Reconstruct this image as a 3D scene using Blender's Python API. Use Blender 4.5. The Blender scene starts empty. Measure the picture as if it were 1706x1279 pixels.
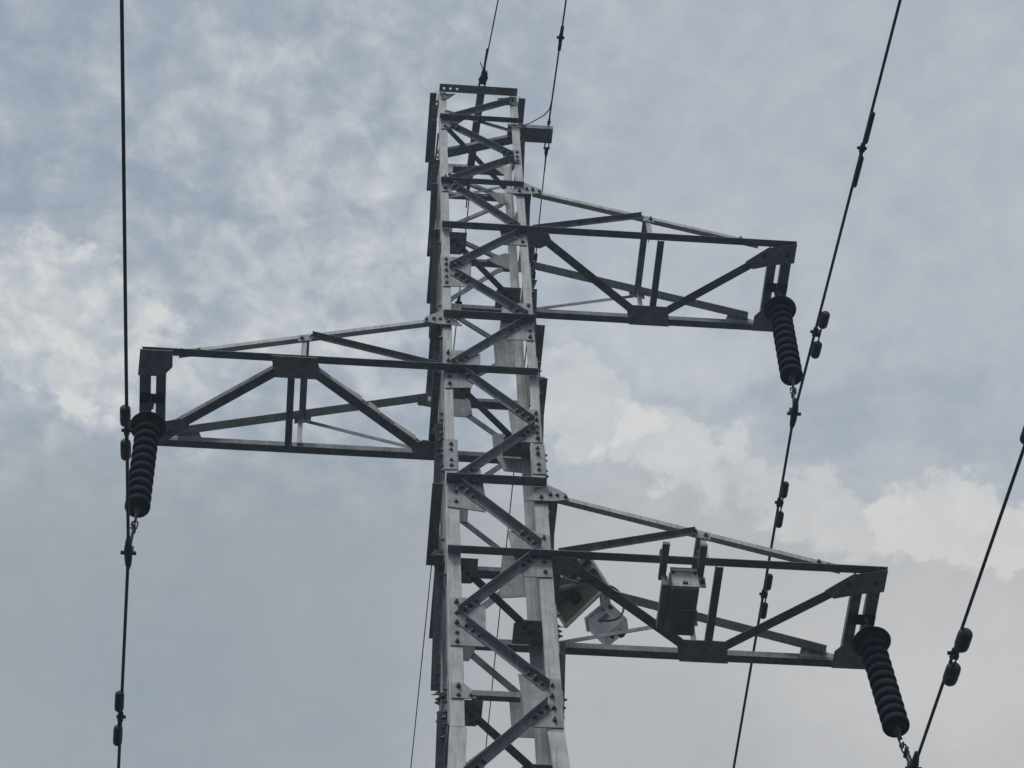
import bpy, bmesh, math, random
from mathutils import Vector, Matrix
random.seed(7)
S = bpy.context.scene
COL = S.collection
R = math.radians
Z0 = 29.04                      # height of the upper arm's bottom chord above the ground

# ------------------------------------------------------------------ camera
cam_d = bpy.data.cameras.new('camera'); cam = bpy.data.objects.new('camera', cam_d); COL.objects.link(cam)
cam_d.sensor_width = 36; cam_d.lens = 94.28; cam_d.clip_start = 0.1; cam_d.clip_end = 6000
_r = Vector((0.9961, -0.0827, -0.0307)).normalized()
_f = Vector((0.0694, 0.5188, 0.8521)).normalized()
_u = _r.cross(_f).normalized(); _r = _f.cross(_u).normalized()
M = Matrix(((_r.x, _u.x, -_f.x, -1.742), (_r.y, _u.y, -_f.y, -15.1661), (_r.z, _u.z, -_f.z, -27.4398 + Z0), (0, 0, 0, 1)))
cam.matrix_world = M
S.camera = cam

# ------------------------------------------------------------------ world: Nishita sky under broken cloud
SUN_EL, SUN_ROT = R(57), R(200)          # sun behind the viewer, veiled by cloud
w = bpy.data.worlds.new('World'); S.world = w; w.use_nodes = True
nt = w.node_tree; nt.nodes.clear()
def N(t, **k):
    n = nt.nodes.new(t)
    for a, v in k.items(): setattr(n, a, v)
    return n
def L(a, b): nt.links.new(a, b)
def mt(op, a, b=None, c=None, clamp=False):
    n = N('ShaderNodeMath', operation=op, use_clamp=clamp)
    for i, v in enumerate((a, b, c)):
        if v is None: continue
        if hasattr(v, 'links'): L(v, n.inputs[i])
        else: n.inputs[i].default_value = v
    return n.outputs[0]
def smooth(x, a, b):
    n = N('ShaderNodeMapRange', interpolation_type='SMOOTHSTEP'); L(x, n.inputs[0])
    n.inputs[1].default_value = a; n.inputs[2].default_value = b
    return n.outputs[0]
tc = N('ShaderNodeTexCoord'); sep = N('ShaderNodeSeparateXYZ'); L(tc.outputs['Generated'], sep.inputs[0])
zz = mt('MAXIMUM', sep.outputs[2], 0.06)
U0 = mt('DIVIDE', sep.outputs[0], zz); V0 = mt('DIVIDE', sep.outputs[1], zz)
uv = N('ShaderNodeCombineXYZ'); L(U0, uv.inputs[0]); L(V0, uv.inputs[1])
def noise(scale, detail=6, rough=.55, off=(0, 0, 0), dist=0.0, stretch=(1, 1, 1)):
    m = N('ShaderNodeMapping'); L(uv.outputs[0], m.inputs[0]); m.inputs[1].default_value = off; m.inputs[3].default_value = stretch
    n = N('ShaderNodeTexNoise'); L(m.outputs[0], n.inputs['Vector'])
    n.inputs['Scale'].default_value = scale; n.inputs['Detail'].default_value = detail
    n.inputs['Roughness'].default_value = rough; n.inputs['Distortion'].default_value = dist
    return n.outputs['Fac']
nA = noise(24, 8, .62, (3.1, 1.7, 0)); nB = noise(24, 8, .62, (7.7, 4.2, 1))
nC = noise(85, 6, .6, (1.1, 6.7, 0)); nD = noise(85, 6, .6, (4.7, 1.2, 1))
U = mt('ADD', mt('ADD', U0, mt('MULTIPLY', mt('SUBTRACT', nA, .5), .075)), mt('MULTIPLY', mt('SUBTRACT', nC, .5), .026))
V = mt('ADD', mt('ADD', V0, mt('MULTIPLY', mt('SUBTRACT', nB, .5), .075)), mt('MULTIPLY', mt('SUBTRACT', nD, .5), .026))
def blob(cx, cy, rx, ry, ang=0.0, soft=1.0):
    dx = mt('SUBTRACT', U, cx); dy = mt('SUBTRACT', V, cy); c, s = math.cos(ang), math.sin(ang)
    a = mt('DIVIDE', mt('ADD', mt('MULTIPLY', dx, c), mt('MULTIPLY', dy, s)), rx)
    b = mt('DIVIDE', mt('SUBTRACT', mt('MULTIPLY', dy, c), mt('MULTIPLY', dx, s)), ry)
    d = mt('SQRT', mt('ADD', mt('MULTIPLY', a, a), mt('MULTIPLY', b, b)))
    return smooth(d, 1.0 + soft * .5, 1.0 - soft * .5)
# overall tone: 0 = blue grey, 1 = bright cloud
big = noise(5, 4, .5, (1.3, .2, 0)); mid = noise(46, 7, .56, (5.3, 2.2, 0), .3); fine = noise(95, 6, .6, (2.2, 8.2, 0), .1)
calm = smooth(V, .62, .70)                                  # low part of the view: one smooth grey deck
right_calm = smooth(U, .02, .14)
mott = mt('SUBTRACT', 1.0, mt('MAXIMUM', calm, mt('MULTIPLY', right_calm, .84)))
mm = mt('ADD', .09, mt('MULTIPLY', mott, .91))
t = mt('ADD', mt('ADD', mt('ADD', .36, mt('MULTIPLY', right_calm, mt('MULTIPLY', mt('SUBTRACT', 1.0, calm), .17))), mt('MULTIPLY', calm, mt('ADD', -.14, mt('MULTIPLY', right_calm, .32)))), mt('MULTIPLY', mt('SUBTRACT', mid, .5), mt('MULTIPLY', mm, 1.85)))
t = mt('ADD', t, mt('MULTIPLY', mt('SUBTRACT', fine, .5), mt('MULTIPLY', mm, .55)))
t = mt('ADD', t, mt('MULTIPLY', mt('SUBTRACT', big, .5), .35))
for cx, cy, rx, ry, ang, soft, amp in CLOUDS if 'CLOUDS' in globals() else (
        (-.118, .588, .052, .040, .30, .22, .34),           # the heaped cloud at the left
        (-.160, .600, .060, .055, .0, .5, .10),
        (-.080, .622, .045, .028, .35, .30, .17),
        (-.105, .525, .060, .012, .05, .8, -.22),           # blue grey gap above it
        (-.020, .560, .060, .045, .0, 1.5, .17),
        (.035, .530, .030, .030, .0, 1.2, .10),
        (.112, .615, .032, .026, .5, .28, .27),             # puffs behind the right arms
        (.160, .640, .036, .022, .7, .40, .30),
        (.150, .585, .060, .012, .3, 1.0, .14),
        (.232, .668, .040, .018, .3, .45, .28),
        (.300, .672, .050, .026, .1, .30, .36),
        (.215, .620, .030, .018, .5, 1.0, -.16),
        (.285, .610, .060, .022, .2, 1.2, -.12),
        (.290, .735, .100, .055, .0, 1.3, .16),
        (-.110, .780, .130, .090, .0, 1.2, -.06),
        (-.130, .455, .06, .035, .0, 1.5, -.22), (.31, .79, .08, .06, .0, 1.4, .14), (.0, .50, .05, .04, .0, 1.5, .12), (-.06, .47, .04, .02, .3, 1.2, .10), (.0, .590, .05, .03, .4, .9, .12),
        ):
    t = mt('ADD', t, mt('MULTIPLY', blob(cx, cy, rx, ry, ang, soft), amp))
t = mt('MINIMUM', mt('MAXIMUM', t, 0.0), 1.0)
ramp = N('ShaderNodeValToRGB'); L(t, ramp.inputs[0])
e = ramp.color_ramp.elements
e[0].position = 0.0; e[0].color = (.320, .385, .465, 1)
e[1].position = 1.0; e[1].color = (.71, .715, .705, 1)
x = e.new(.35); x.color = (.405, .455, .515, 1)
x = e.new(.70); x.color = (.545, .580, .615, 1)
# grey deck loses the blue
gmix = N('ShaderNodeMixRGB'); L(mt('MULTIPLY', calm, .92), gmix.inputs[0]); L(ramp.outputs[0], gmix.inputs[1])
gr = N('ShaderNodeValToRGB'); L(t, gr.inputs[0]); ge = gr.color_ramp.elements
ge[0].color = (.285, .338, .380, 1); ge[1].color = (.66, .655, .635, 1); gm = ge.new(.5); gm.color = (.480, .488, .495, 1); L(gr.outputs[0], gmix.inputs[2])
sc10 = N('ShaderNodeMixRGB', blend_type='MULTIPLY'); sc10.inputs[0].default_value = 1; L(gmix.outputs[0], sc10.inputs[1])
sc10.inputs[2].default_value = (10, 10, 10, 1)
sky = N('ShaderNodeTexSky', sky_type='NISHITA'); sky.sun_disc = False
sky.sun_elevation = SUN_EL; sky.sun_rotation = SUN_ROT
smix = N('ShaderNodeMixRGB'); smix.inputs[0].default_value = .93; L(sky.outputs[0], smix.inputs[1]); L(sc10.outputs[0], smix.inputs[2])
bg = N('ShaderNodeBackground'); L(smix.outputs[0], bg.inputs[0]); bg.inputs[1].default_value = .1
wo = N('ShaderNodeOutputWorld'); L(bg.outputs[0], wo.inputs[0])

sd = bpy.data.lights.new('sun', 'SUN'); sun = bpy.data.objects.new('sun', sd); COL.objects.link(sun)
sd.energy = 1.5; sd.angle = R(14); sd.color = (1, .965, .91)
az = SUN_ROT
sdir = Vector((math.sin(az) * math.cos(SUN_EL), math.cos(az) * math.cos(SUN_EL), math.sin(SUN_EL)))
sun.rotation_euler = sdir.to_track_quat('Z', 'Y').to_euler(); sun.location = (0, -40, 60)
S.view_settings.view_transform = 'Standard'; S.view_settings.look = 'None'
S.view_settings.exposure = 0; S.view_settings.gamma = 1

# ------------------------------------------------------------------ materials
def material(name, col, rough=.55, metal=0.0, var=.12, scale=6.0, streak=0.0, stain=None, bump=.0, fscale=60, spec=.3):
    m = bpy.data.materials.new(name); m.use_nodes = True; t = m.node_tree; b = t.nodes['Principled BSDF']
    def n(k): return t.nodes.new(k)
    co = n('ShaderNodeTexCoord')
    a = n('ShaderNodeTexNoise'); a.inputs['Scale'].default_value = scale; a.inputs['Detail'].default_value = 6; a.inputs['Roughness'].default_value = .65
    t.links.new(co.outputs['Object'], a.inputs['Vector'])
    r = n('ShaderNodeValToRGB'); t.links.new(a.outputs['Fac'], r.inputs[0])
    r.color_ramp.elements[0].position = .32; r.color_ramp.elements[1].position = .68
    r.color_ramp.elements[0].color = (*[c * (1 - var) for c in col], 1); r.color_ramp.elements[1].color = (*[min(1, c * (1 + var)) for c in col], 1)
    out = r.outputs[0]
    if streak or stain:
        mp = n('ShaderNodeMapping'); mp.inputs[3].default_value = (30, 30, 2.0); t.links.new(co.outputs['Object'], mp.inputs[0])
        s = n('ShaderNodeTexNoise'); s.inputs['Scale'].default_value = 1.0; s.inputs['Detail'].default_value = 5; t.links.new(mp.outputs[0], s.inputs['Vector'])
        sr = n('ShaderNodeValToRGB'); sr.color_ramp.elements[0].position = .45; sr.color_ramp.elements[1].position = .75; t.links.new(s.outputs['Fac'], sr.inputs[0])
        mu = n('ShaderNodeMath'); mu.operation = 'MULTIPLY'; t.links.new(sr.outputs[0], mu.inputs[0]); mu.inputs[1].default_value = streak
        mx = n('ShaderNodeMixRGB'); t.links.new(mu.outputs[0], mx.inputs[0]); t.links.new(out, mx.inputs[1]); mx.inputs[2].default_value = (*(stain or [c * .5 for c in col]), 1)
        out = mx.outputs[0]
    t.links.new(out, b.inputs['Base Color'])
    f = n('ShaderNodeTexNoise'); f.inputs['Scale'].default_value = fscale; f.inputs['Detail'].default_value = 3; t.links.new(co.outputs['Object'], f.inputs['Vector'])
    mr = n('ShaderNodeMapRange'); mr.inputs[3].default_value = rough - .1; mr.inputs[4].default_value = min(1, rough + .15)
    t.links.new(f.outputs['Fac'], mr.inputs[0]); t.links.new(mr.outputs[0], b.inputs['Roughness'])
    if bump:
        bp = n('ShaderNodeBump'); bp.inputs['Strength'].default_value = bump; bp.inputs['Distance'].default_value = .004
        t.links.new(f.outputs['Fac'], bp.inputs['Height']); t.links.new(bp.outputs[0], b.inputs['Normal'])
    b.inputs['Metallic'].default_value = metal; b.inputs['Specular IOR Level'].default_value = spec
    return m
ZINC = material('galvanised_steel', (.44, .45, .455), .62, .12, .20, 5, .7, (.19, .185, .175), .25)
ZINC2 = material('shade_toned_weathered_steel', (.225, .236, .26), .7, .05, .28, 7, .7, (.11, .105, .10), .3)  # weathered streaks; the darker base also carries the shade on braces and chords
PLATE = material('galvanised_plate', (.31, .318, .335), .66, .08, .26, 9, .65, (.14, .135, .125), .3)
BOLT = material('dull_bolt_steel', (.13, .13, .135), .5, .5, .2, 30)
PORC = material('brown_porcelain', (.022, .025, .034), .85, 0, .15, 10, spec=.06)
DARK = material('dark_forged_steel', (.03, .03, .035), .7, .0, .2, 20)
WEIGHT = material('dark_painted_weight', (.03, .031, .04), .6, .1, .2, 20)
ALU = material('weathered_aluminium_strand', (.05, .05, .054), .7, .0, .05, 3)
BOXG = material('pale_grey_powder_coat', (.74, .75, .74), .5, 0, .08, 10, .4, (.40, .39, .36))
BOXD = material('grey_cast_housing', (.21, .225, .225), .5, .1, .1, 10)
COVER = material('grey_green_cover', (.44, .49, .475), .55, 0, .12, 9, .4, (.2, .2, .19))
PVBACK = material('olive_panel_backing', (.25, .235, .15), .55, 0, .15, 7)
PVCELL = material('blue_black_cells', (.012, .016, .035), .2, 0, .2, 10)
RUBBER = material('black_cable_sheath', (.02, .02, .02), .5, 0, .1, 10)
RUST = material('peeling_pale_tape', (.62, .60, .52), .7, 0, .2, 20)
def ground_mat():
    m = bpy.data.materials.new('field_grass'); m.use_nodes = True; t = m.node_tree; b = t.nodes['Principled BSDF']
    co = t.nodes.new('ShaderNodeTexCoord'); a = t.nodes.new('ShaderNodeTexNoise'); a.inputs['Scale'].default_value = .12; a.inputs['Detail'].default_value = 10
    t.links.new(co.outputs['Object'], a.inputs['Vector']); r = t.nodes.new('ShaderNodeValToRGB'); t.links.new(a.outputs['Fac'], r.inputs[0])
    r.color_ramp.elements[0].color = (.018, .022, .024, 1); r.color_ramp.elements[1].color = (.033, .036, .038, 1)
    t.links.new(r.outputs[0], b.inputs['Base Color']); b.inputs['Roughness'].default_value = .95
    return m

# ------------------------------------------------------------------ mesh helpers
def me_from(name, verts, faces, mat, smooth_=False):
    me = bpy.data.meshes.new(name); me.from_pydata([tuple(v) for v in verts], [], faces); me.materials.append(mat)
    bm = bmesh.new(); bm.from_mesh(me); bmesh.ops.recalc_face_normals(bm, faces=bm.faces); bm.to_mesh(me); bm.free()
    if smooth_:
        for p in me.polygons: p.use_smooth = True
    return me
def ob(name, me, parent=None, **props):
    o = bpy.data.objects.new(name, me); COL.objects.link(o)
    if parent is not None: o.parent = parent
    for k, v in props.items(): o[k] = v
    return o
def thing(name, label, cat, loc, group=None):
    o = bpy.data.objects.new(name, None); COL.objects.link(o); o.location = loc; o.empty_display_size = .2
    o['label'] = label; o['category'] = cat
    if group: o['group'] = group
    return o
def prism(profile, ex, ey, p0, p1, mat, name):
    """profile points (a,b) in the directions ex, ey, swept from p0 to p1"""
    n = len(profile); vs = []
    for p in (p0, p1):
        for a, b in profile: vs.append(Vector(p) + ex * a + ey * b)
    fs = [tuple(range(n))[::-1], tuple(range(n, 2 * n))] + [(i, (i + 1) % n, n + (i + 1) % n, n + i) for i in range(n)]
    return me_from(name, vs, fs, mat)
def angle_me(p0, p1, dA, dB, wA, wB, t, mat, name):
    """rolled angle section: heel on the line p0-p1, legs along dA and dB (made square to the line)"""
    p0, p1 = Vector(p0), Vector(p1); ax = (p1 - p0).normalized()
    a = Vector(dA); a = (a - ax * a.dot(ax)).normalized(); b = Vector(dB); b = b - ax * b.dot(ax); b = (b - a * b.dot(a)).normalized()
    c = t * .7
    prof = [(0, 0), (wA - c * .4, 0), (wA, c * .4), (wA, t), (t + c, t), (t, t + c), (t, wB), (c * .4, wB), (0, wB - c * .4)]
    return prism(prof, a, b, p0, p1, mat, name)
def plate_me(pts, nrm, t, mat, name):
    """flat plate: outline pts extruded t along nrm"""
    n = len(pts); nrm = Vector(nrm) * t; vs = [Vector(p) for p in pts] + [Vector(p) + nrm for p in pts]
    fs = [tuple(range(n))[::-1], tuple(range(n, 2 * n))] + [(i, (i + 1) % n, n + (i + 1) % n, n + i) for i in range(n)]
    return me_from(name, vs, fs, mat)
def frame_of(d):
    d = Vector(d).normalized(); up = Vector((0, 0, 1)) if abs(d.z) < .9 else Vector((0, 1, 0))
    a = d.cross(up).normalized(); return a, d.cross(a).normalized()
def tube_data(pts, rad, seg=8):
    pts = [Vector(p) for p in pts]; vs = []; fs = []
    for i, p in enumerate(pts):
        d = (pts[min(i + 1, len(pts) - 1)] - pts[max(i - 1, 0)]).normalized(); a, b = frame_of(d)
        r = rad[i] if isinstance(rad, (list, tuple)) else rad
        for k in range(seg):
            an = 2 * math.pi * k / seg; vs.append(p + a * math.cos(an) * r + b * math.sin(an) * r)
    for i in range(len(pts) - 1):
        for k in range(seg):
            fs.append((i * seg + k, i * seg + (k + 1) % seg, (i + 1) * seg + (k + 1) % seg, (i + 1) * seg + k))
    fs.append(tuple(range(seg))[::-1]); fs.append(tuple(range(len(vs) - seg, len(vs))))
    return vs, fs
def tube_me(pts, rad, mat, name, seg=8, sm=True):
    vs, fs = tube_data(pts, rad, seg); return me_from(name, vs, fs, mat, sm)
def join_data(parts):
    vs, fs = [], []
    for v, f in parts:
        o = len(vs); vs += list(v); fs += [tuple(i + o for i in q) for q in f]
    return vs, fs
def lathe_me(prof, mat, name, seg=24, sm=True):
    vs, fs = [], []; n = len(prof)
    for k in range(seg):
        an = 2 * math.pi * k / seg
        for r, z in prof: vs.append((r * math.cos(an), r * math.sin(an), z))
    for k in range(seg):
        for i in range(n - 1):
            fs.append((k * n + i, ((k + 1) % seg) * n + i, ((k + 1) % seg) * n + i + 1, k * n + i + 1))
    fs.append(tuple(k * n for k in range(seg))); fs.append(tuple(k * n + n - 1 for k in range(seg)))
    return me_from(name, vs, fs, mat, sm)
def box_data(c, sx, sy, sz, rot=None):
    vs = []
    for i in (-1, 1):
        for j in (-1, 1):
            for k in (-1, 1):
                v = Vector((i * sx / 2, j * sy / 2, k * sz / 2)); v = rot @ v if rot else v; vs.append(Vector(c) + v)
    return vs, [(0, 1, 3, 2), (4, 6, 7, 5), (0, 4, 5, 1), (2, 3, 7, 6), (0, 2, 6, 4), (1, 5, 7, 3)]
def bevel(me, w, seg=2):
    bm = bmesh.new(); bm.from_mesh(me); bmesh.ops.bevel(bm, geom=list(bm.edges), offset=w, segments=seg, affect='EDGES', profile=.5); bm.to_mesh(me); bm.free(); return me

# shared bolt: washer, hexagon head and thread end, axis +Z from the plate face
def bolt_mesh():
    parts = []
    for r, z0, z1, s in ((.0255, 0, .004, 12), (.0205, .004, .018, 6), (.0105, .018, .034, 8)):
        vs, fs = [], []
        for z in (z0, z1):
            for k in range(s): vs.append(Vector((r * math.cos(2 * math.pi * k / s), r * math.sin(2 * math.pi * k / s), z)))
        fs = [tuple(range(s))[::-1], tuple(range(s, 2 * s))] + [(i, (i + 1) % s, s + (i + 1) % s, s + i) for i in range(s)]
        parts.append((vs, fs))
    return me_from('bolt', *join_data(parts), BOLT)
BM = bolt_mesh()
def bolt(parent, p, nrm, base=(0, 0, 0)):
    o = ob('bolt', BM, parent); o.location = Vector(p) - Vector(base)
    q = Vector(nrm).to_track_quat('Z', 'Y'); o.rotation_euler = q.to_euler(); o.rotation_euler.rotate_axis('Z', random.uniform(0, 6.28)); k = random.uniform(.9, 1.08); o.scale = (k, k, random.uniform(.7, 1.35)); return o

# ------------------------------------------------------------------ ground
def ground():
    n = 24; vs = []; fs = []; sz = 1500
    for i in range(n + 1):
        for j in range(n + 1): vs.append(((i / n - .5) * 2 * sz, (j / n - .5) * 2 * sz, 0))
    for i in range(n):
        for j in range(n): fs.append((i * (n + 1) + j, (i + 1) * (n + 1) + j, (i + 1) * (n + 1) + j + 1, i * (n + 1) + j + 1))
    return ob('ground', me_from('ground', vs, fs, ground_mat()), kind='structure')
ground()
def haze():
    me = bpy.data.meshes.new('haze'); v, f = [], []
    for i in (-1, 1):
        for j in (-1, 1):
            for k in (-1.0, Z0 + 5.5): v.append((i * 1510, j * 1510, k))
    f = [(0, 1, 3, 2), (4, 6, 7, 5), (0, 4, 5, 1), (2, 3, 7, 6), (0, 2, 6, 4), (1, 5, 7, 3)]
    me.from_pydata(v, [], f); m = bpy.data.materials.new('thin_haze'); m.use_nodes = True; t = m.node_tree; t.nodes.clear()
    o = t.nodes.new('ShaderNodeOutputMaterial'); p = t.nodes.new('ShaderNodeVolumePrincipled'); t.links.new(p.outputs[0], o.inputs['Volume'])
    p.inputs['Color'].default_value = (.66, .80, 1, 1); p.inputs['Density'].default_value = .0014; p.inputs['Anisotropy'].default_value = .15
    me.materials.append(m); h = ob('haze', me, kind='stuff'); h.display_type = 'WIRE'; return h
haze()

# ------------------------------------------------------------------ the lattice tower
T = thing('lattice_tower', 'grey galvanised steel lattice power tower with three stubby cross arms rising through the middle', 'power tower', (0, 0, 0))
zU, zL, zD = Z0, Z0 - 3.197, Z0 - 6.537
TOP, SPLICE, BEND = Z0 + 3.72, Z0 - 4.79, Z0 - 9.12
def part(name, me, **k): return ob(name, me, T, **k)
def rotz(o, a):
    """a copy of a part (and its bolts) turned a about the tower axis"""
    c = o.copy(); COL.objects.link(c); c.parent = T; c.rotation_euler = (0, 0, a)
    for ch in o.children:
        d = ch.copy(); COL.objects.link(d); d.parent = c
    return c

# legs: four corners in three lengths each
for sx in (-1, 1):
    for sy in (-1, 1):
        c = lambda h, z: (sx * h, sy * h, z)
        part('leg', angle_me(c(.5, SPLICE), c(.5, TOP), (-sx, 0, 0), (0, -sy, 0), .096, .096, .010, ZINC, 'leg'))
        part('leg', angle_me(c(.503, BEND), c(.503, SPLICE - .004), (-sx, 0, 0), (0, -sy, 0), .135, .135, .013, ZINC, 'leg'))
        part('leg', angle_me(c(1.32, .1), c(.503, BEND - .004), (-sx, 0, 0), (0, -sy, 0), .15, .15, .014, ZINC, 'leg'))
        part('footing', bevel(me_from('footing', *box_data((sx * 1.32, sy * 1.32, .15), .7, .7, .5), material('concrete', (.35, .34, .32), .9)), .02))

face = []                                   # everything of one face that repeats round the body
G = dict(
 R0=[(.248,3.605),(.486,3.678),(.487,3.446),(.26,3.414)], L0=[(-.474,3.637),(-.289,3.664),(-.391,3.494),(-.475,3.482)],
 L1=[(-.479,2.948),(-.165,2.973),(-.351,2.649),(-.482,2.631)], R1=[(.271,2.024),(.389,2.166),(.486,2.161),(.486,1.813),(.281,1.794)],
 L2=[(-.489,1.342),(-.366,1.359),(-.131,1.183),(-.37,.964),(-.488,.949)], R2=[(.185,.04),(.49,.073),(.488,-.286),(.206,-.298)],
 L3=[(-.49,-.664),(-.164,-.672),(-.176,-1.33),(-.49,-1.35)], R3=[(.159,-1.746),(.374,-1.634),(.491,-1.621),(.491,-2.437),(.181,-2.45),(.105,-2.38),(.127,-2.125)],
 L4=[(-.49,-2.754),(-.286,-2.73),(-.103,-2.793),(-.111,-3.147),(-.215,-3.49),(-.49,-3.519)], R4=[(.161,-3.88),(.495,-3.852),(.495,-4.483),(.196,-4.5)],
 L5=[(-.493,-5.112),(-.15,-5.044),(-.109,-5.557),(-.114,-5.798),(-.486,-5.73)], R5=[(.083,-6.099),(.326,-6.077),(.495,-6.151),(.495,-6.836),(.223,-6.848),(.165,-6.704)],
 L6=[(-.485,-7.242),(-.33,-7.23),(-.149,-7.359),(-.163,-7.972),(-.485,-7.968)], R6=[(.119,-8.348),(.495,-8.404),(.495,-9.086),(.228,-9.093),(.156,-8.935)],
 LH=[(-.485,-8.524),(-.366,-8.527),(-.263,-8.66),(-.265,-8.73),(-.485,-8.739)], L7=[(-.53,-9.66),(-.26,-9.62),(-.22,-10.1),(-.54,-10.15)])
GB = dict(R1=[(.448,2.10),(.446,1.97),(.448,1.87)], L1=[(-.43,2.70)], L2=[(-.44,1.03),(-.44,1.30)], R2=[(.44,-.21)],
 L3=[(-.45,z) for z in (-.73,-.85,-.99,-1.13,-1.27)], R3=[(.45,-1.69),(.447,-2.24),(.447,-2.38)], L4=[(-.45,-2.81),(-.45,-2.97),(-.44,-3.29),(-.44,-3.43)],
 R4=[(.45,z) for z in (-3.94,-4.06,-4.20,-4.31,-4.41)], L5=[(-.40,-5.47),(-.40,-5.64)], R5=[(.44,-6.20),(.43,-6.60),(.43,-6.76)],
 L6=[(-.42,z) for z in (-7.31,-7.48,-7.63,-7.78,-7.91)], R6=[(.42,-8.50),(.41,-8.66),(.42,-8.82),(.42,-8.99)], LH=[(-.42,-8.57),(-.42,-8.69),(-.31,-8.69)], R0=[(.44,3.55)])
for k, pts in G.items():
    g = part('gusset_plate', plate_me([(a, -.5155 if b < -4.7 else -.5125, Z0 + b) for a, b in pts], (0, 1, 0), .0095, PLATE, 'gusset_plate')); face.append(g)
    for a, b in GB.get(k, ()): bolt(g, (a, -.516 if b < -4.7 else -.513, Z0 + b), (0, -1, 0))
# splice plates with four bolts each (drawn on each of the two leg flanges)
for sx, xs in ((-1, (-.505, -.372)), (1, (.372, .505))):
    g = part('splice_plate', plate_me([(xs[0], -.516, Z0 - 4.52), (xs[1], -.516, Z0 - 4.52), (xs[1], -.516, Z0 - 5.07), (xs[0], -.516, Z0 - 5.07)], (0, 1, 0), .0115, PLATE, 'splice_plate')); face.append(g)
    for z in (-4.61, -4.71, -4.90, -5.0): bolt(g, (sx * .44, -.5165, Z0 + z), (0, -1, 0))
# diagonals: heel line (x,z)-(x,z), flat leg below it on the face, other leg standing out at the top edge
DI = dict(A=[(.40,3.52),(-.42,2.90)], B=[(-.37,2.73),(.40,1.97)], C=[(.40,1.895),(-.40,1.222)], D=[(-.35,1.105),(.42,.10)], E=[(.452,.055),(-.42,-.921)],
 F=[(-.36,-1.033),(.44,-1.93)], G=[(.38,-2.05),(-.43,-3.057)], H=[(-.37,-3.074),(.43,-4.10)], I=[(.42,-4.177),(-.41,-5.25)], J=[(-.35,-5.342),(.41,-6.328)],
 K=[(.34,-6.465),(-.41,-7.467)], L=[(-.34,-7.61),(.395,-8.52)], M=[(.36,-8.755),(-.40,-9.78)])
for k, (a, b) in DI.items():
    p0 = Vector((a[0], 0, Z0 + a[1])); p1 = Vector((b[0], 0, Z0 + b[1])); yy = -.517 if a[1] > -4.3 else -.518
    p0.y = p1.y = yy; ax = (p1 - p0).normalized()
    dn = Vector((ax.z, 0, -ax.x)); dn = dn if dn.z < 0 else -dn
    wd = .066 if a[1] > 2 else .072 if a[1] > -5 else .082
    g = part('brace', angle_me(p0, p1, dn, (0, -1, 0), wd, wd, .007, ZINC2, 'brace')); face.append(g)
    ln = (p1 - p0).length
    for s in ((.06, .15, .24) if a[1] < 0 else (.06, .14)):
        for q in (p0 + ax * s, p1 - ax * s): bolt(g, q + dn * wd * .55 + Vector((0, -.007, 0)), (0, -1, 0))
# second thin brace of the head panel, and the level bars of the body
face.append(part('brace', angle_me((-.42, -.497, Z0 + 3.17), (.40, -.497, Z0 + 2.72), (0, 0, -1), (0, -1, 0), .05, .020, .006, ZINC2, 'brace')))
for z, wv, wh in ((2.885, .065, .07), (1.15, .065, .072), (-2.075, .065, .098), (-5.315, .07, .105)):
    g = part('level_bar', angle_me((-.497, -.526, Z0 + z), (.497, -.526, Z0 + z), (0, 0, 1), (0, -1, 0), wv, wh, .008, ZINC2, 'level_bar')); face.append(g)
    for sx in (-1, 1):
        for dx in (.44, .36): bolt(g, (sx * dx, -.534, Z0 + z + .04), (0, -1, 0))
g = part('level_bar', angle_me((-.30, -.5255, Z0 - 8.70), (.13, -.5255, Z0 - 8.70), (0, 0, 1), (0, 1, 0), .075, .06, .007, ZINC2, 'level_bar')); face.append(g)
FRONT = list(face)
for sy in (-1, 1):
    part('level_bar', angle_me((-.497, sy * .526, Z0 + 3.675), (.497, sy * .526, Z0 + 3.675), (0, 0, 1), (0, sy, 0), .07, .010 if sy < 0 else .10, .008, ZINC2, 'level_bar'))
    part('level_bar', angle_me((sy * .526, -.497, Z0 + 3.675), (sy * .526, .497, Z0 + 3.675), (0, 0, 1), (sy, 0, 0), .07, .085, .008, ZINC2, 'level_bar'))
for o in FRONT: rotz(o, math.pi)
for o in FRONT:
    for a in (math.pi / 2, -math.pi / 2): rotz(o, a)
# level bars where the arms' chords do not pass (left and right faces)
for z in (0, -3.197, -6.537):
    for sx in (-1, 1):
        part('level_bar', angle_me((sx * .526, -.497, Z0 + z), (sx * .526, .497, Z0 + z), (0, 0, 1), (sx, 0, 0), .07, .08, .008, ZINC2, 'level_bar'))
# drilled head plate: the three spare holes at the left end of the top bar
hp = part('head_plate', me_from('head_plate', [], [], PLATE))
bm = bmesh.new()
hx = (-.40, -.32, -.235)
xs = [-.497, -.453, -.423, -.373, -.343, -.288, -.258, .497]; ys = [-.640, -.592, -.560, -.528]
for i in range(7):
    for j in range(3):
        if j == 1 and i in (1, 3, 5): continue
        q = [bm.verts.new((xs[a], ys[b], Z0 + 3.668)) for a, b in ((i, j), (i + 1, j), (i + 1, j + 1), (i, j + 1))]; bm.faces.new(q)
bmesh.ops.remove_doubles(bm, verts=bm.verts, dist=1e-5)
r_ = bmesh.ops.extrude_face_region(bm, geom=list(bm.faces)); bmesh.ops.translate(bm, verts=[v for v in r_['geom'] if isinstance(v, bmesh.types.BMVert)], vec=(0, 0, -.007))
bmesh.ops.recalc_face_normals(bm, faces=bm.faces); bm.to_mesh(hp.data); bm.free()

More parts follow.
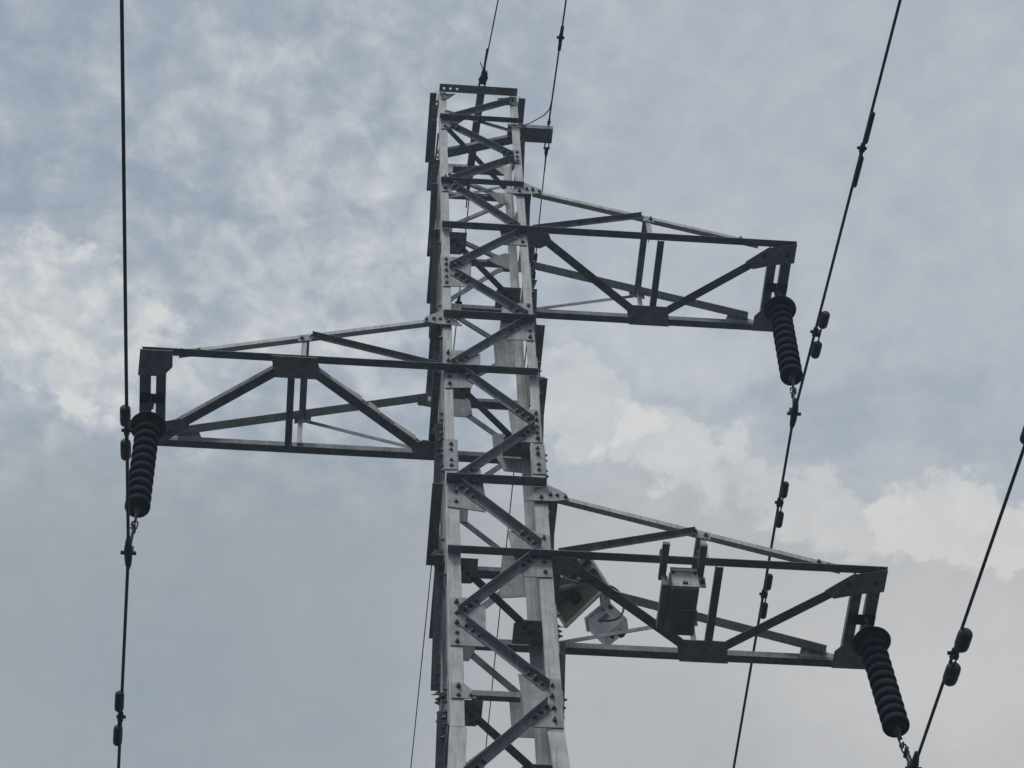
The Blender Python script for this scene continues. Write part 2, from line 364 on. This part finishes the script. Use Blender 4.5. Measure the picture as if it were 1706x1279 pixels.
# plan bracing: from the near left corner to the far right corner, dark plates at both ends
for z, w_, big_ in ((2.84, .06, 0), (-.02, .07, 1), (-3.217, .07, 1), (-6.557, .08, 1), (-8.72, .08, 1)):
    zz_ = Z0 + z
    s = .26 if big_ else .40
    part('plan_brace', angle_me((-s - .02, -s, zz_), (s - .02, s, zz_), (1, -1, 0), (0, 0, 1), w_, w_, .007, ZINC2, 'plan_brace'))
    if big_:
        c0, c1 = .49, .20
        for sg in (-1, 1):
            g = part('gusset_plate', plate_me([(sg * c0, sg * c0, zz_ - .003), (sg * c0, sg * c1, zz_ - .003), (sg * (c1 + .05), sg * c1, zz_ - .003), (sg * c1, sg * (c1 + .05), zz_ - .003), (sg * c1, sg * c0, zz_ - .003)], (0, 0, -1), .009, PLATE, 'gusset_plate'))
            for k in range(3):
                d = .24 + .06 * k; bolt(g, (sg * d + .01, sg * d - .02, zz_ - .012), (0, 0, -1))
part('plan_brace', angle_me((-.50, -.10, Z0 + 2.80), (.47, -.40, Z0 + 2.80), (0, 1, 0), (0, 0, 1), .11, .07, .007, ZINC2, 'plan_brace'))

# ---- earth wire bracket lying along the line on the tower top
def channel(p0, p1, w_, h_, t_, mat, name):
    p0, p1 = Vector(p0), Vector(p1); ax = (p1 - p0).normalized(); s = ax.cross(Vector((0, 0, 1))).normalized(); up = s.cross(ax)
    prof = [(-w_ / 2, 0), (w_ / 2, 0), (w_ / 2, h_), (w_ / 2 - t_, h_), (w_ / 2 - t_, t_), (-w_ / 2 + t_, t_), (-w_ / 2 + t_, h_), (-w_ / 2, h_)]
    return prism(prof, s, up, p0, p1, mat, name)
part('earth_wire_bracket', channel((.046, -.60, Z0 + 3.74), (-.022, .76, Z0 + 3.74), .095, .07, .008, ZINC2, 'earth_wire_bracket'))
# ---- short side bracket for the second earth wire
g = part('side_bracket', channel((-.45, -.26, Z0 + 2.86), (.93, -.385, Z0 + 2.86), .20, .09, .008, ZINC2, 'side_bracket'))
g.data = channel((.36, -.385, Z0 + 2.86), (.93, -.385, Z0 + 2.86), .20, .09, .008, ZINC2, 'side_bracket')

# ------------------------------------------------------------------ cross arms
def arm(z, side, ext, mid):
    """side +1: right arm; -1: the same arm turned half round; upper ties mirror instead"""
    def P(x, y, dz): return (side * x, side * y, z + dz)            # bottom frame
    def Q(x, y, dz): return (side * x, y, z + dz)                   # upper ties
    def D(x, y, zc): return (side * x, side * y, zc)
    e = ext; m = mid - .055
    for sy in (-1, 1):
        x_in = -.497
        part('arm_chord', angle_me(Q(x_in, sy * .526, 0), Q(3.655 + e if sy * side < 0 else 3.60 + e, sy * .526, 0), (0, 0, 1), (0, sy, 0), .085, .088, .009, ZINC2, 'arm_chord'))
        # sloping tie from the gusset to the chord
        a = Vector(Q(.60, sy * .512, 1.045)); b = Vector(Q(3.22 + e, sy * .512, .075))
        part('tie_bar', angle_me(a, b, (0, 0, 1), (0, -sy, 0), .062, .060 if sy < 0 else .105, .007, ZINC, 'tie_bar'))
        g = part('gusset_plate', plate_me([Q(.29, sy * .538, .95), Q(.49, sy * .538, 1.26), Q(.69, sy * .538, 1.10), Q(.715, sy * .538, 1.0), Q(.57, sy * .538, .96)], (0, -sy, 0), .010, PLATE, 'gusset_plate'))
        for x_, z_ in ((.44, 1.01), (.53, 1.065), (.60, 1.06), (.68, 1.035)): bolt(g, Q(x_, sy * .5385, z_), (0, sy, 0))
        g = part('tie_end_plate', plate_me([Q(2.95 + e, sy * .522, .03), Q(3.0 + e, sy * .522, .20), Q(3.34 + e, sy * .522, .085), Q(3.36 + e, sy * .522, .03)], (0, sy, 0), .003, PLATE, 'tie_end_plate'))
        for x_ in (3.02, 3.11, 3.20): bolt(g, Q(x_ + e, sy * .518, .155 - (x_ - 3.02) * .36), (0, sy, .9))
        # post and slanting strut between tie and chord
        zt = 1.045 - (1.95 - .60) * .37
        part('arm_post', angle_me(Q(1.925 + mid, sy * .509, .04), Q(1.925 + mid, sy * .509, zt + .05), (side, 0, 0), (0, -sy, 0), .055, .05, .006, ZINC, 'arm_post'))
        a = Vector(Q(.56, sy * .535, .07)); b = Vector(Q(1.87 + mid, sy * .535, zt + .01))
        ax = (b - a).normalized(); dn = ax.cross(Vector((0, 1, 0))); dn = dn if dn.z < 0 else -dn
        part('arm_brace', angle_me(a, b, dn, (0, sy, 0), .055, .062 if sy < 0 else .03, .006, ZINC2, 'arm_brace'))
        g = part('arm_node_plate', plate_me([Q(1.84 + mid, sy * .522, zt - .05), Q(1.84 + mid, sy * .522, zt + .07), Q(2.02 + mid, sy * .522, zt + .02), Q(2.02 + mid, sy * .522, zt - .10)], (0, -sy, 0), .008, PLATE, 'arm_node_plate'))
        bolt(g, Q(1.88 + mid, sy * .523, zt + .01), (0, sy, 0)); bolt(g, Q(1.98 + mid, sy * .523, zt - .03), (0, sy, 0))
    # strut across at tie level and at the bottom
    part('cross_strut', angle_me(Q(1.90 + mid, -.50, zt + .005), Q(1.90 + mid, .50, zt + .005), (side, 0, 0), (0, 0, 1), .075, .06, .006, ZINC2, 'cross_strut'))
    part('cross_strut', angle_me(P(2.03 + mid, -.52, -.008), P(2.03 + mid, .42, -.008), D(1, 0, 0), (0, 0, 1), .075, .055, .006, ZINC2, 'cross_strut'))
    # V bracing of the bottom frame and its plates
    def flat(x0, y0, x1, y1, w0, dz, nm='arm_brace'):
        a = Vector(P(x0, y0, dz)); b = Vector(P(x1, y1, dz)); ax = (b - a).normalized(); s = ax.cross(Vector((0, 0, 1))).normalized()
        return part(nm, angle_me(a - s * w0 / 2, b - s * w0 / 2, s, (0, 0, 1), w0, w0 * .8, .007, ZINC2, nm))
    b1 = flat(.62, -.52, 1.95 + m, .47, .10, -.018); flat(2.16 + m, .50, 3.33 + e, -.42, .10, -.018)
    g = part('gusset_plate', plate_me([P(1.80 + m, .345, -.020), P(2.30 + m, .345, -.020), P(2.34 + m, .61, -.020), P(1.86 + m, .61, -.020)], (0, 0, -1), .008, PLATE, 'gusset_plate'))
    g = part('gusset_plate', plate_me([P(.50, -.56, -.020), P(.50, -.36, -.020), P(.66, -.34, -.020), P(.80, -.42, -.020), P(.74, -.56, -.020)], (0, 0, -1), .008, PLATE, 'gusset_plate'))
    g = part('gusset_plate', plate_me([P(3.08 + e, -.32, -.020), P(3.32 + e, -.52, -.020), P(3.655 + e, -.60, -.020), P(3.655 + e, -.34, -.020), P(3.42 + e, -.30, -.020), P(3.18 + e, -.23, -.020)], (0, 0, -1), .009, PLATE, 'gusset_plate'))
    for x_, y_ in ((3.3, -.42), (3.56, -.44)): bolt(g, P(x_ + e, y_, -.0295), (0, 0, -1))
    g = part('gusset_plate', plate_me([P(3.28 + e, .60, -.020), P(3.28 + e, .40, -.020), P(3.38 + e, .28, -.020), P(3.64 + e, .28, -.020), P(3.62 + e, .60, -.020)], (0, 0, -1), .009, PLATE, 'gusset_plate'))
    # the two end channels the insulator hangs between
    part('end_channel', channel(P(3.40 + e, -.52, -.012), P(3.40 + e, .53, -.012), .10, .08, .008, ZINC2, 'end_channel'))
    part('end_channel', channel(P(3.565 + e, -.52, -.012), P(3.565 + e, .53, -.012), .115, .08, .008, ZINC2, 'end_channel'))
    g = part('hanger_plate', plate_me([Q(3.36 + e, -.06, -.002), Q(3.62 + e, -.06, -.002), Q(3.62 + e, .06, -.002), Q(3.36 + e, .06, -.002)], (0, 0, -1), .009, DARK, 'hanger_plate'))
    g.location.z = -.022
    if side < 0:                              # peeling pale strips on the left arm's brace
        a = Vector(P(.62, -.52, -.018)); b = Vector(P(1.95 + m, .47, -.018)); ax = (b - a).normalized(); s = Vector((ax.y, -ax.x, 0)); s = s if s.y < 0 else -s
        for t0, t1, h0, h1 in ((.12, .30, .10, .07), (.42, .52, .07, .10), (.58, .84, .10, .06)):
            q0 = a + (b - a) * t0 + s * .054; q1 = a + (b - a) * t1 + s * .054
            ob('peeling_strip', plate_me([q0 + Vector((0, 0, .004)), q1 + Vector((0, 0, .002)), q1 + Vector((0, 0, h1)), (q0 + q1) / 2 + Vector((0, 0, h1 + .016)), q0 + Vector((0, 0, h0))], s, .004, RUST, 'peeling_strip'), b1)
arm(zU, 1, 0.0, 0.0); arm(zL, -1, .07, .035); arm(zD, 1, .08, .05)

# ------------------------------------------------------------------ insulator strings
def disc_mesh():
    prof = [(.012, .092), (.045, .088), (.054, .064), (.060, .050), (.092, .044), (.116, .030), (.1275, .004), (.1285, -.030), (.124, -.050), (.116, -.052), (.110, -.034),
            (.102, -.046), (.092, -.026), (.082, -.044), (.070, -.026), (.055, -.040), (.030, -.042), (.014, -.054), (.014, -.070)]
    return lathe_me(prof, PORC, 'disc', 28)
DISC = disc_mesh()
SHED = lathe_me([(.02, .05), (.05, .045), (.10, .030), (.16, .008), (.188, -.012), (.190, -.02), (.17, -.016), (.10, .006), (.03, .012)], WEIGHT, 'bird_guard', 32)
PIN = tube_me([(0, -.03, 0), (0, .03, 0)], .016, DARK, 'pin')
def link_me(name, ln, w_=.03, r=.009):
    pts = []; n = 16
    for k in range(n + 1):
        a = 2 * math.pi * k / n; x = math.cos(a) * w_; z = math.sin(a) * w_ + (ln / 2 - w_) * (1 if math.sin(a) > 0 else -1 if math.sin(a) < 0 else 0)
        pts.append((x, 0, z))
    return tube_me(pts, r, DARK, name, 6)
LINK = link_me('link', .14)
def quat_down(d): return (-Vector(d)).normalized().to_track_quat('Z', 'Y').to_euler()
def insulator(top, end, clamp, n, label, d0, pitch=.148):
    top, end, clamp = Vector(top), Vector(end), Vector(clamp)
    t = thing('insulator_string', label, 'insulator', top, 'insulator strings under the arm ends')
    d = (end - top).normalized(); rot = quat_down(d)
    def add(name, me, dist, **k):
        o = ob(name, me, t); o.location = d * dist; o.rotation_euler = rot
        if k.get('turn'): o.rotation_euler.rotate_axis('Z', R(90))
        return o
    shk = join_data([tube_data([(-.035, 0, -.10), (-.035, 0, 0.0), (-.02, 0, .03), (.02, 0, .03), (.035, 0, 0.0), (.035, 0, -.10)], .012, 6), tube_data([(-.055, 0, -.09), (.055, 0, -.09)], .014, 8)])
    add('shackle', me_from('shackle', *shk, DARK, True), .0)
    add('ball_eye', lathe_me([(.03, 0), (.034, -.04), (.018, -.07), (.018, -.26), (.03, -.28), (.012, -.30)], DARK, 'ball_eye', 10), .10)
    add('link', LINK, .14, turn=1)
    add('bird_guard', SHED, d0 - .12)
    for k in range(n): add('disc', DISC, d0 + pitch * k)
    lend = d0 + pitch * (n - 1) + .07
    # fittings under the last disc
    add('socket_eye', lathe_me([(.02, .02), (.034, .0), (.036, -.045), (.02, -.07), (.014, -.12), (.024, -.14), (.01, -.16)], DARK, 'socket_eye', 10), lend)
    p0 = top + d * (lend + .14); dd = (clamp - p0); L_ = dd.length; dn = dd.normalized()
    for i, s in enumerate((.05, .15)):
        o = ob('link', LINK, t); o.location = p0 + dn * s - top; o.rotation_euler = quat_down(dn)
        if i % 2: o.rotation_euler.rotate_axis('Z', R(90))
    st = join_data([tube_data([(-.028, 0, .0), (-.03, 0, -L_ + .20)], .012, 6), tube_data([(.028, 0, .0), (.03, 0, -L_ + .20)], .012, 6), tube_data([(-.055, 0, -.02), (.055, 0, -.02)], .02, 8)])
    o = ob('clevis', me_from('clevis', *st, DARK), t); o.location = p0 + dn * .18 - top; o.rotation_euler = quat_down(dn)
    # boat shaped suspension clamp along the line
    ptsb = [(0, -.19, .012), (0, -.14, -.004), (0, -.06, -.012), (0, .06, -.012), (0, .14, -.004), (0, .19, .012)]
    cl = join_data([tube_data(ptsb, [.018, .03, .038, .038, .03, .018], 10), box_data((0, 0, .05), .09, .05, .07), tube_data([(-.075, 0, .0), (.075, 0, .0)], .02, 8),
                    tube_data([(.0, -.09, -.05), (.0, -.09, .06)], .012, 6), tube_data([(.0, .09, -.05), (.0, .09, .06)], .012, 6), tube_data([(0, -.09, .045), (0, .09, .045)], .016, 6)])
    o = ob('suspension_clamp', me_from('suspension_clamp', *cl, DARK), t); o.location = clamp - top
    return t
CU, CL_, CD = Vector((3.36, 0, Z0 - 2.83)), Vector((-3.55, 0, Z0 - 6.06)), Vector((3.72, 0, Z0 - 8.80))
insulator((3.487, 0, zU - .03), (3.425, 0, Z0 - 2.2), CU, 10, 'dark insulator string hanging under the end of the upper right cross arm', .62, .149)
insulator((-3.565, 0, zL - .03), (-3.53, 0, Z0 - 5.45), CL_, 10, 'dark insulator string hanging under the end of the only left cross arm', .66, .149)
insulator((3.60, 0, zD - .03), (3.66, 0, Z0 - 8.36), CD, 10, 'dark insulator string hanging under the lowest right cross arm with equipment boxes', .46, .126)

# ------------------------------------------------------------------ wires
def wire_pts(P, near=None, far=None, ext=95.0, sag=.0010):
    """points from the far end through the clamp P to the near end; slopes kept as measured"""
    P = Vector(P); out = []
    def branch(T_):
        T_ = Vector(T_); d = T_ - P; ln = d.length; d.normalize(); pts = []
        s = 0.0; steps = [0.12, .3, .6, 1, 2, 4, 6.5, 10, 15, 22, 30, 40, 55, 75, ext]
        for s in steps:
            p = P + d * s; p.z += sag * max(0, s - 6) ** 2; pts.append(p)
        return pts
    a = branch(near) if near else []; b = branch(far) if far else []
    return a[::-1] + [P] + b
def wire(name, label, P, near, far, r, group, ends=None):
    o = ob(name, tube_me([p - Vector(P) for p in wire_pts(P, near, far)], r, ALU, name, 8)); o.location = P
    o['label'] = label; o['category'] = 'cable'; o['group'] = group
    return o
Zv = lambda v: Vector((v[0], v[1], v[2] + Z0))
WU = (CU, Zv((3.57, -5.2, -3.62)), Zv((3.33, 5, -2.81)))
WL = (CL_, Zv((-3.56, -6.25, -7.13)), Zv((-3.62, 2.7, -6.18)))
WD = (CD, Zv((3.895, -3.88, -9.43)), Zv((3.6, 5, -9.1)))
wire('conductor', 'thick dark conductor running through the clamp below the upper right arm', *WU, .0155, 'conductors')
wire('conductor', 'thick dark conductor running down the left edge past the left arm', *WL, .0165, 'conductors')
wire('conductor', 'thick dark conductor entering from the lower right edge of the view', *WD, .0155, 'conductors')
G1n = (Zv((.052, -.74, 3.79)), Zv((.15, -1.85, 3.63))); G1f = (Zv((0, .90, 3.69)), Zv((-.18, 10.19, 3.23)))
G2n = (Zv((.87, -.5, 2.90)), Zv((.91, -2.33, 2.64))); G2f = (Zv((.87, -.23, 2.83)), Zv((.82, 9.22, 2.38)))
wire('earth_wire', 'thin earth wire rising from the tower top to the upper edge', G1n[0], G1n[1], None, .0085, 'earth wires')
wire('earth_wire', 'thin earth wire running down behind the tower to the bottom edge left of the legs', G1f[0], None, G1f[1], .0075, 'earth wires')
wire('earth_wire', 'thin earth wire with two small weights above the short bracket right of the tower top', G2n[0], G2n[1], None, .0105, 'earth wires')
wire('earth_wire', 'thin earth wire hanging below the short bracket and passing behind the right arms', G2f[0], None, G2f[1], .0075, 'earth wires')

# earth wire dead ends
def fitting(label, P, dirv, big=1.0, clampy=True):
    P = Vector(P); d = Vector(dirv).normalized(); t = thing('wire_anchor', label, 'wire clamp', P, 'earth wire anchors'); rot = d.to_track_quat('Z', 'Y').to_euler()
    sh = join_data([tube_data([(-.028 * big, 0, .07 * big), (-.028 * big, 0, 0), (0, 0, -.03 * big), (.028 * big, 0, 0), (.028 * big, 0, .07 * big)], .010 * big, 6), tube_data([(-.045 * big, 0, .065 * big), (.045 * big, 0, .065 * big)], .013 * big, 8)])
    o = ob('shackle', me_from('shackle', *sh, DARK, True), t); o.rotation_euler = rot
    wd = lathe_me([(.016 * big, .05 * big), (.03 * big, .07 * big), (.024 * big, .15 * big), (.012 * big, .2 * big), (.009 * big, .42 * big)], DARK, 'grip', 10)
    o = ob('grip', wd, t); o.rotation_euler = rot
    return t
f1 = fitting('stubby dark clamp on the end of the bracket at the tower top', Zv((.046, -.60, 3.77)), Zv((.06, -.9, 3.76)) - Zv((.046, -.60, 3.77)), 1.25)
wed = join_data([box_data((0, 0, 0), .075, .10, .06), box_data((.02, -.07, .01), .06, .08, .075), tube_data([(-.05, -.03, -.0), (.06, -.03, .0)], .018, 8), tube_data([(-.045, .05, -.0), (.045, .05, .0)], .016, 8)])
o = ob('wedge_clamp', bevel(me_from('wedge_clamp', *wed, DARK), .006, 1), f1); o.location = (0.01, -.08, .0)
tail = tube_me([(.01, -.15, .01), (-.0, -.21, .02), (-.03, -.27, .05), (-.045, -.30, .06)], .006, ALU, 'wire_tail', 6); ob('wire_tail', tail, f1)
fitting('small dark clamp under the far end of the tower top bracket', Zv((-.02, .76, 3.73)), (-.02, 1, -.06), .9)
fitting('slim dark grip on the earth wire just above the short side bracket', Zv((.873, -.53, 2.90)), G2n[1] - G2n[0], .55)
fitting('small dark clamp hanging under the tip of the short side bracket', Zv((.87, -.285, 2.84)), (0, 1, -.1), .9)
ld = ob('earth_lead', tube_me([Zv(p) for p in ((.875, -.86, 2.86), (.86, -.76, 2.85), (.80, -.67, 2.86), (.755, -.63, 2.87), (.645, -.57, 2.835), (.57, -.54, 2.82), (.52, -.53, 2.83), (.50, -.52, 2.86))], .0075, ALU, 'earth_lead', 6))
ld['label'] = 'thin curved earthing lead looping from the wire to the tower top'; ld['category'] = 'cable'

# vibration dampers
def damper(label, P, d, wl, wr, gap, drop, side=0.0, twist=0.0):
    P = Vector(P); d = Vector(d).normalized(); t = thing('vibration_damper', label, 'vibration damper', P, 'vibration dampers on the wires')
    s = d.cross(Vector((0, 0, 1))).normalized(); up = s.cross(d)
    rotm = Matrix((s, d, up)).transposed().to_euler()
    off = Vector((side, 0, -drop))
    def add(n, me, loc=(0, 0, 0)):
        v = Matrix((s, d, up)).transposed() @ Vector(loc); o = ob(n, me, t); o.location = v; o.rotation_euler = rotm; return o
    prof = [(.004, -wl / 2), (wr * .75, -wl / 2), (wr * .96, -wl / 2 + wr * .3), (wr, -wl / 2 + wr * .8), (wr, wl / 2 - wr * .8), (wr * .93, wl / 2 - wr * .3), (wr * .7, wl / 2), (.004, wl / 2)]
    for sg in (-1, 1):
        me = lathe_me(prof, WEIGHT, 'weight', 14); me.transform(Matrix.Rotation(R(90), 4, 'X'))
        add('weight', me, (side, sg * gap, -drop - (twist * sg)))
    add('messenger_strand', tube_me([(side, -gap + wl * .45, -drop + twist), (side, -gap * .4, -drop + .01), (side, gap * .4, -drop + .01), (side, gap - wl * .45, -drop - twist)], .009, DARK, 'messenger_strand', 6))
    cl = join_data([box_data((side * .4, 0, -drop * .35), .035 + abs(side) * .7, .05, drop * 1.15 + .02), tube_data([(-.045, 0, .0), (.05, 0, 0)], .018, 8), tube_data([(0, -.05, 0), (0, .05, 0)], .026, 8)])
    add('clamp', me_from('clamp', *cl, DARK))
def wat(W, t, near=True):
    P = W[0]; Q_ = W[1] if near else W[2]; return P + (Q_ - P) * t, (Q_ - P)
def byy(W, y, near=True):
    P = W[0]; Q_ = W[1] if near else W[2]; return wat(W, (y - P.y) / (Q_.y - P.y), near)
p, d = byy(WU, -3.50); damper('long slim vibration damper high on the upper right conductor', p, d, .37, .026, .27, .03, -.01)
p, d = byy(WU, -1.14); damper('two-weight vibration damper beside the upper right arm tip', p, d, .19, .052, .205, .045, -.05)
p, d = byy(WU, 1.17, 0); damper('upper damper of the two on the conductor behind the lowest arm', p, d, .19, .042, .20, .04, .03)
p, d = byy(WU, 2.43, 0); damper('lower damper on the conductor, seen through the lowest right arm', p, d, .20, .040, .20, .04, .03)
p, d = byy(WL, -1.58); damper('two-weight vibration damper beside the left arm tip', p, d, .22, .050, .212, .035, .01)
p, d = byy(WL, 1.95, 0); damper('first damper below the left insulator string near the bottom edge', p, d, .22, .047, .21, .03, -.02)
p, d = byy(WD, -1.49); damper('two-weight vibration damper on the conductor at the lower right', p, d, .215, .066, .212, .045, -.03)
p, d = byy(WD, -4.28); damper('vibration damper cut off by the right edge of the view', p, d, .215, .05, .212, .05, .03)
p, d = wat((G2n[0], G2n[1]), .71); damper('small damper with slender weights near the upper edge above the tower', p, d, .125, .022, .115, .02, 0)
p, d = wat((G2f[0], G2f[1], G2f[1]), .174, False); damper('small damper on the thin wire beside the root of the upper right arm', p, d, .11, .022, .13, .02, 0)
p, d = wat((G1f[0], G1f[1], G1f[1]), .174, False); damper('small damper on the thin wire seen inside the tower body', p, d, .10, .022, .12, .02, 0)

# ------------------------------------------------------------------ monitoring equipment on the lowest right arm
# 1. solar panel on the far side of the arm root
P1, P2, P3 = Zv((.7931, .8, -5.8595)), Zv((1.1957, .31, -5.7765)), Zv((.9952, .22, -5.3305)); P4 = P1 + P3 - P2
ctr = (P1 + P3) / 2; ex = (P2 - P1).normalized(); ey = (P4 - P1); ey = (ey - ex * ey.dot(ex)).normalized(); en = ex.cross(ey).normalized()
if en.z < 0: ex = -ex; en = -en
wx = (P2 - P1).length; wy = (P4 - P1).length
sp = thing('solar_panel', 'tilted solar panel with olive back at the root of the lowest right arm', 'solar panel', ctr)
mw = Matrix((ex, ey, en)).transposed().to_euler()
def addp(t, n, me, loc=(0, 0, 0), rot=mw, basis=(ex, ey, en)):
    v = Matrix(basis).transposed() @ Vector(loc); o = ob(n, me, t); o.location = v; o.rotation_euler = rot; return o
addp(sp, 'backing_sheet', me_from('backing_sheet', *box_data((0, 0, 0), wx - .02, wy - .02, .008), PVBACK), (0, 0, -.004))
addp(sp, 'glass_face', me_from('glass_face', *box_data((0, 0, 0), wx - .04, wy - .04, .006), PVCELL), (0, 0, .009))
for sx, sy, lx, ly in ((0, 1, wx, .03), (0, -1, wx, .03), (1, 0, .03, wy - .06), (-1, 0, .03, wy - .06)):
    addp(sp, 'frame_rail', bevel(me_from('frame_rail', *box_data((0, 0, 0), lx, ly, .035), BOXG), .003, 1), (sx * (wx / 2 - .015), sy * (wy / 2 - .015), -.008))
addp(sp, 'back_rail', me_from('back_rail', *box_data((0, 0, 0), wx * .9, .05, .04), ZINC2), (0, .04, -.045))
addp(sp, 'back_rail', me_from('back_rail', *box_data((0, 0, 0), wx * .9, .05, .04), ZINC2), (0, .17, -.045))
addp(sp, 'junction_box', bevel(me_from('junction_box', *box_data((0, 0, 0), .11, .09, .03), RUBBER), .006, 1), (.05, -.08, -.03))
# bracket with clamps
bk = thing('panel_bracket', 'jumble of grey mounting brackets between solar panel and pale camera box', 'bracket', Zv((1.0, .45, -5.6)))
b0 = bk.location
def tb(n, pts, r, mat=ZINC): return ob(n, tube_me([Zv(p) - b0 for p in pts], r, mat, n, 10), bk)
tb('arm_tube', [(.50, .56, -5.62), (.90, .45, -5.58), (1.20, .50, -5.56)], .028)
tb('mast_tube', [(1.13, .48, -5.95), (1.13, .48, -5.35)], .024)
for lx, ly, lz, sx, sy, sz, a in ((1.0, .46, -5.60, .16, .10, .012, 20), (1.10, .42, -5.52, .12, .014, .14, -25), (1.16, .50, -5.66, .15, .11, .012, 35), (.90, .42, -5.50, .014, .10, .16, 10), (.58, .53, -5.6, .05, .14, .16, 0)):
    me = bevel(me_from('bracket_plate', *box_data((0, 0, 0), sx, sy, sz), PLATE), .002, 1); o = ob('bracket_plate', me, bk); o.location = Zv((lx, ly, lz)) - b0; o.rotation_euler = (R(a), R(a * .6), R(a * 1.3))
for p_ in ((1.04, .41, -5.61), (1.10, .40, -5.55), (1.19, .46, -5.68), (.94, .40, -5.52)): bolt(bk, Zv(p_), (0, -.7, -.7), b0)
# 2. pale camera box hanging by a bracket, with a looping cable
cb = thing('camera_box', 'pale grey camera box with looping black cable beside the solar panel', 'camera', Zv((1.205, .70, -5.90)))
cr = (R(28), R(-32), R(-28))
rm = Matrix.Rotation(cr[2], 4, 'Z') @ Matrix.Rotation(cr[1], 4, 'Y') @ Matrix.Rotation(cr[0], 4, 'X')
def addc(n, me, loc=(0, 0, 0)): o = ob(n, me, cb); o.location = rm.to_3x3() @ Vector(loc); o.rotation_euler = rm.to_euler(); return o
addc('housing', bevel(me_from('housing', *box_data((0, 0, 0), .30, .24, .27), BOXG), .012, 2))
addc('lid', bevel(me_from('lid', *box_data((0, 0, 0), .33, .27, .03), BOXG), .006, 1), (0, 0, .15))
addc('lens_hood', lathe_me([(.035, .0), (.04, -.04), (.032, -.045), (.028, -.01)], RUBBER, 'lens_hood', 16), (.04, .03, -.135))
addc('cable_gland', lathe_me([(.018, .0), (.018, -.03), (.012, -.045)], RUBBER, 'cable_gland', 10), (-.08, -.06, -.135))
addc('name_plate', me_from('name_plate', *box_data((0, 0, 0), .12, .003, .05), BOXD), (-.02, -.1215, .03))
addc('latch', me_from('latch', *box_data((0, 0, 0), .03, .012, .05), DARK), (.11, -.126, .08))
c0 = cb.location
cpts = [(1.22, .50, -5.50), (1.31, .50, -5.60), (1.335, .48, -5.80), (1.33, .48, -5.95), (1.27, .48, -6.08), (1.18, .50, -6.10), (1.10, .54, -6.04)]
def catmull(pp, n=6):
    pp = [Vector(p) for p in pp]; out = []
    for i in range(len(pp) - 1):
        a, b, c, d = pp[max(i - 1, 0)], pp[i], pp[i + 1], pp[min(i + 2, len(pp) - 1)]
        for k in range(n):
            t = k / n; out.append(.5 * ((2 * b) + (c - a) * t + (2 * a - 5 * b + 4 * c - d) * t * t + (3 * b - a - 3 * c + d) * t ** 3))
    return out + [pp[-1]]
ob('cable', tube_me([Zv(p) - c0 for p in catmull(cpts)], .011, RUBBER, 'cable', 8), cb)
# 3. equipment cabinet hung under the near chord
eb = thing('equipment_box', 'dark grey equipment box clamped under the near chord of the lowest right arm', 'equipment box', Zv((1.75, -.25, -6.6)))
e0 = eb.location
def adde(n, c, s, mat, bv=.006): o = ob(n, bevel(me_from(n, *box_data((0, 0, 0), *s), mat), bv, 1), eb); o.location = Zv(c) - e0; return o
adde('housing', (1.762, -.235, -6.735), (.27, .50, .27), BOXD, .012)
adde('front_cover', (1.768, -.492, -6.70), (.262, .012, .31), COVER, .004)
adde('hinge', (1.66, -.50, -6.63), (.03, .014, .05), DARK, .002)
adde('hinge', (1.87, -.50, -6.63), (.03, .014, .05), DARK, .002)
adde('latch', (1.765, -.502, -6.80), (.05, .016, .03), DARK, .002)
adde('front_lip', (1.768, -.506, -6.615), (.25, .03, .02), BOXG, .004)
adde('side_panel', (1.58, -.24, -6.80), (.075, .52, .10), BOXD, .006)
adde('base_plate', (1.775, -.10, -6.885), (.25, .30, .022), BOXD, .004)
for k in range(5): adde('cooling_fin', (1.685 + k * .045, -.10, -6.902), (.006, .26, .016), BOXD, .002)
for xx in (1.565, 1.925):
    adde('clamp_rail', (xx, -.60, -6.60), (.068, .42, .05), ZINC2, .003)
    pl_ = adde('clamp_tab', (xx + .015, -.45, -6.71), (.065, .010, .17), PLATE, .003)
    bolt(eb, Zv((xx + .015, -.456, -6.72)), (0, -1, 0), e0)
    adde('clamp_top', (xx, -.57, -6.445), (.06, .12, .012), ZINC2, .002)
